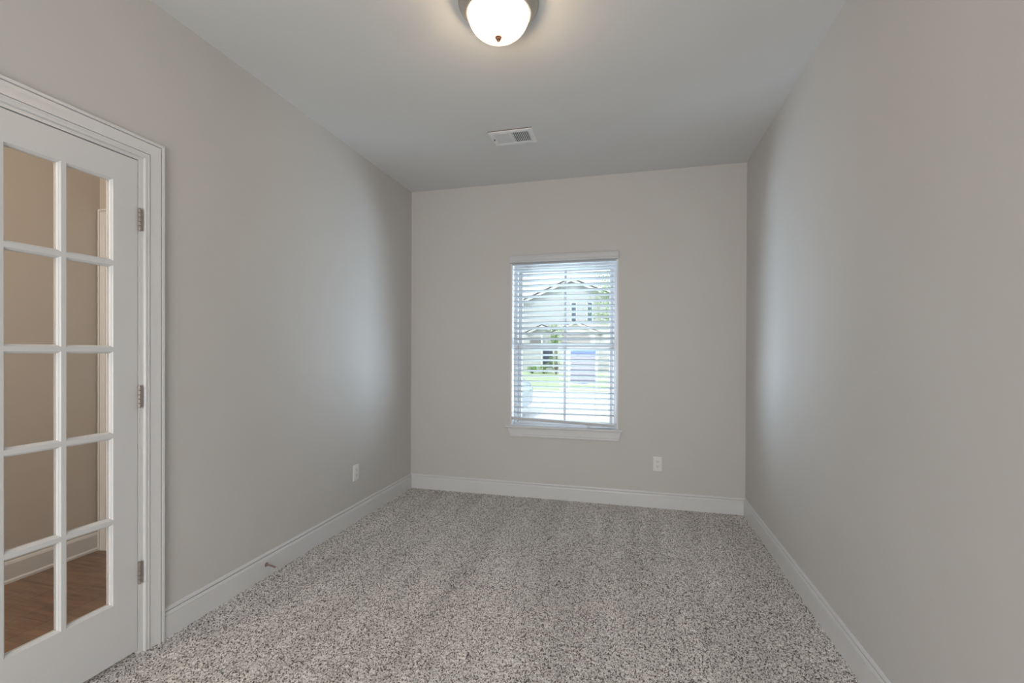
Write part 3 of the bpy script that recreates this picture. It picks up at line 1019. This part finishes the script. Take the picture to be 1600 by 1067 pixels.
for x in (SA-0.075, SB+0.04):
    mb = MB()
    mb.bbox(x-0.035, x+0.035, SYF-0.02, SYF+0.05, GZ-0.1, ST-0.15, 0.006)
    mb.box(min(x, SA if x < SA else SB), max(x, SA if x < SA else SB), SYF+0.005, SYF+0.025, 0.3, 0.36)
    part(mb, 'post', 'fascia', sg)

# parked car on the driveway, only its tail corner shows through the blind
def car(x, y, label):
    c = thing('parked_car', (x, y, GZ), label, 'car')
    c.rotation_euler.z = PI/2       # parked along the kerb, tail towards the right
    # cross-sections along the length (s from tail to nose): (s, half width, belt z, roof half width, roof z, bottom z)
    secs = [(-2.15, 0.66, 0.70, 0.60, 0.74, 0.36), (-2.08, 0.80, 0.82, 0.66, 0.90, 0.26), (-1.85, 0.87, 0.90, 0.64, 1.06, 0.20), (-1.35, 0.90, 0.92, 0.60, 1.34, 0.18),
            (-0.85, 0.91, 0.92, 0.60, 1.44, 0.18), (-0.1, 0.91, 0.91, 0.60, 1.45, 0.18), (0.5, 0.91, 0.89, 0.62, 1.34, 0.18), (1.15, 0.90, 0.87, 0.72, 0.95, 0.18),
            (1.75, 0.88, 0.80, 0.74, 0.85, 0.20), (2.1, 0.80, 0.68, 0.68, 0.72, 0.24), (2.2, 0.62, 0.58, 0.55, 0.62, 0.32)]
    rings = []
    for s, w, bz, rw, rz, b in secs:
        prof = [(-w*0.9, b), (-w, b+0.12), (-w, (b+bz)/2+0.05), (-w*0.985, bz-0.03), (-w*0.95, bz), (-rw*1.04, bz+(rz-bz)*0.75), (-rw, rz-0.02), (-rw*0.6, rz+0.01), (0, rz+0.02)]
        prof += [(-a, z) for a, z in prof[-2::-1]]
        rings.append([(x+a, y+s, GZ+z) for a, z in prof])
    mb = MB()
    k = len(rings[0])
    vs = [q for r in rings for q in r]
    fs = []
    for j in range(len(rings)-1):
        for i in range(k):
            l = (i+1) % k
            fs.append((j*k+i, j*k+l, (j+1)*k+l, (j+1)*k+i))
    fs += [tuple(range(k)), tuple(range((len(rings)-1)*k, len(rings)*k))]
    mb.add(vs, fs)
    body = part(mb, 'body', 'carpaint', c, smooth=True, auto=38)
    # side and rear glass
    for sgn in (-1, 1):
        g = MB()
        for s0, s1 in ((-1.25, -0.42), (-0.34, 0.42)):
            q = []
            for s, t in ((s0, 0.10), (s1, 0.10), (s1-0.05, 0.74), (s0+0.10, 0.74)):
                i = max(j for j in range(len(secs)) if secs[j][0] <= s)
                f = (s-secs[i][0])/(secs[i+1][0]-secs[i][0])
                w, bz, rw, rz = [secs[i][n_]*(1-f)+secs[i+1][n_]*f for n_ in (1, 2, 3, 4)]
                ww = w*0.95*(1-t)+rw*1.04*t+0.012
                q.append((x+sgn*ww, y+s, GZ+bz+(rz-bz)*t))
            g.prism(q, (-sgn*0.02, 0, 0))
        part(g, 'side_window', 'carglass', c)
    g = MB()
    g.prism([(x-0.56, y-1.80, GZ+1.10), (x+0.56, y-1.80, GZ+1.10), (x+0.50, y-1.36, GZ+1.355), (x-0.50, y-1.36, GZ+1.355)], (0, -0.01, 0.015))
    part(g, 'rear_window', 'carglass', c)
    for sgn in (-1, 1):
        g = MB()
        g.bbox(x+sgn*0.70-0.11, x+sgn*0.70+0.11, y-2.13, y-2.02, GZ+0.66, GZ+0.79, 0.02)
        part(g, 'tail_lamp', 'lens', c)
        for s in (-1.32, 1.38):
            g = MB()
            g.lathe([(0.20, -0.09), (0.30, -0.10), (0.32, -0.06), (0.32, 0.06), (0.30, 0.10), (0.20, 0.09)], (x+sgn*0.83, y+s, GZ+0.32), seg=28, axis='x')
            wl = part(g, 'wheel', 'tyre', c)
            h = MB()
            h.lathe([(0.0, 0.085), (0.06, 0.10), (0.20, 0.095), (0.205, 0.06)] if sgn > 0 else [(0.0, -0.085), (0.06, -0.10), (0.20, -0.095), (0.205, -0.06)], (x+sgn*0.83, y+s, GZ+0.32), seg=20, axis='x')
            h.build('hubcap', 'alloy', wl, base=WORLD[wl.name])
    return c
car(-2.88, 8.4, 'silver blue car parked at the lower left of the window view')
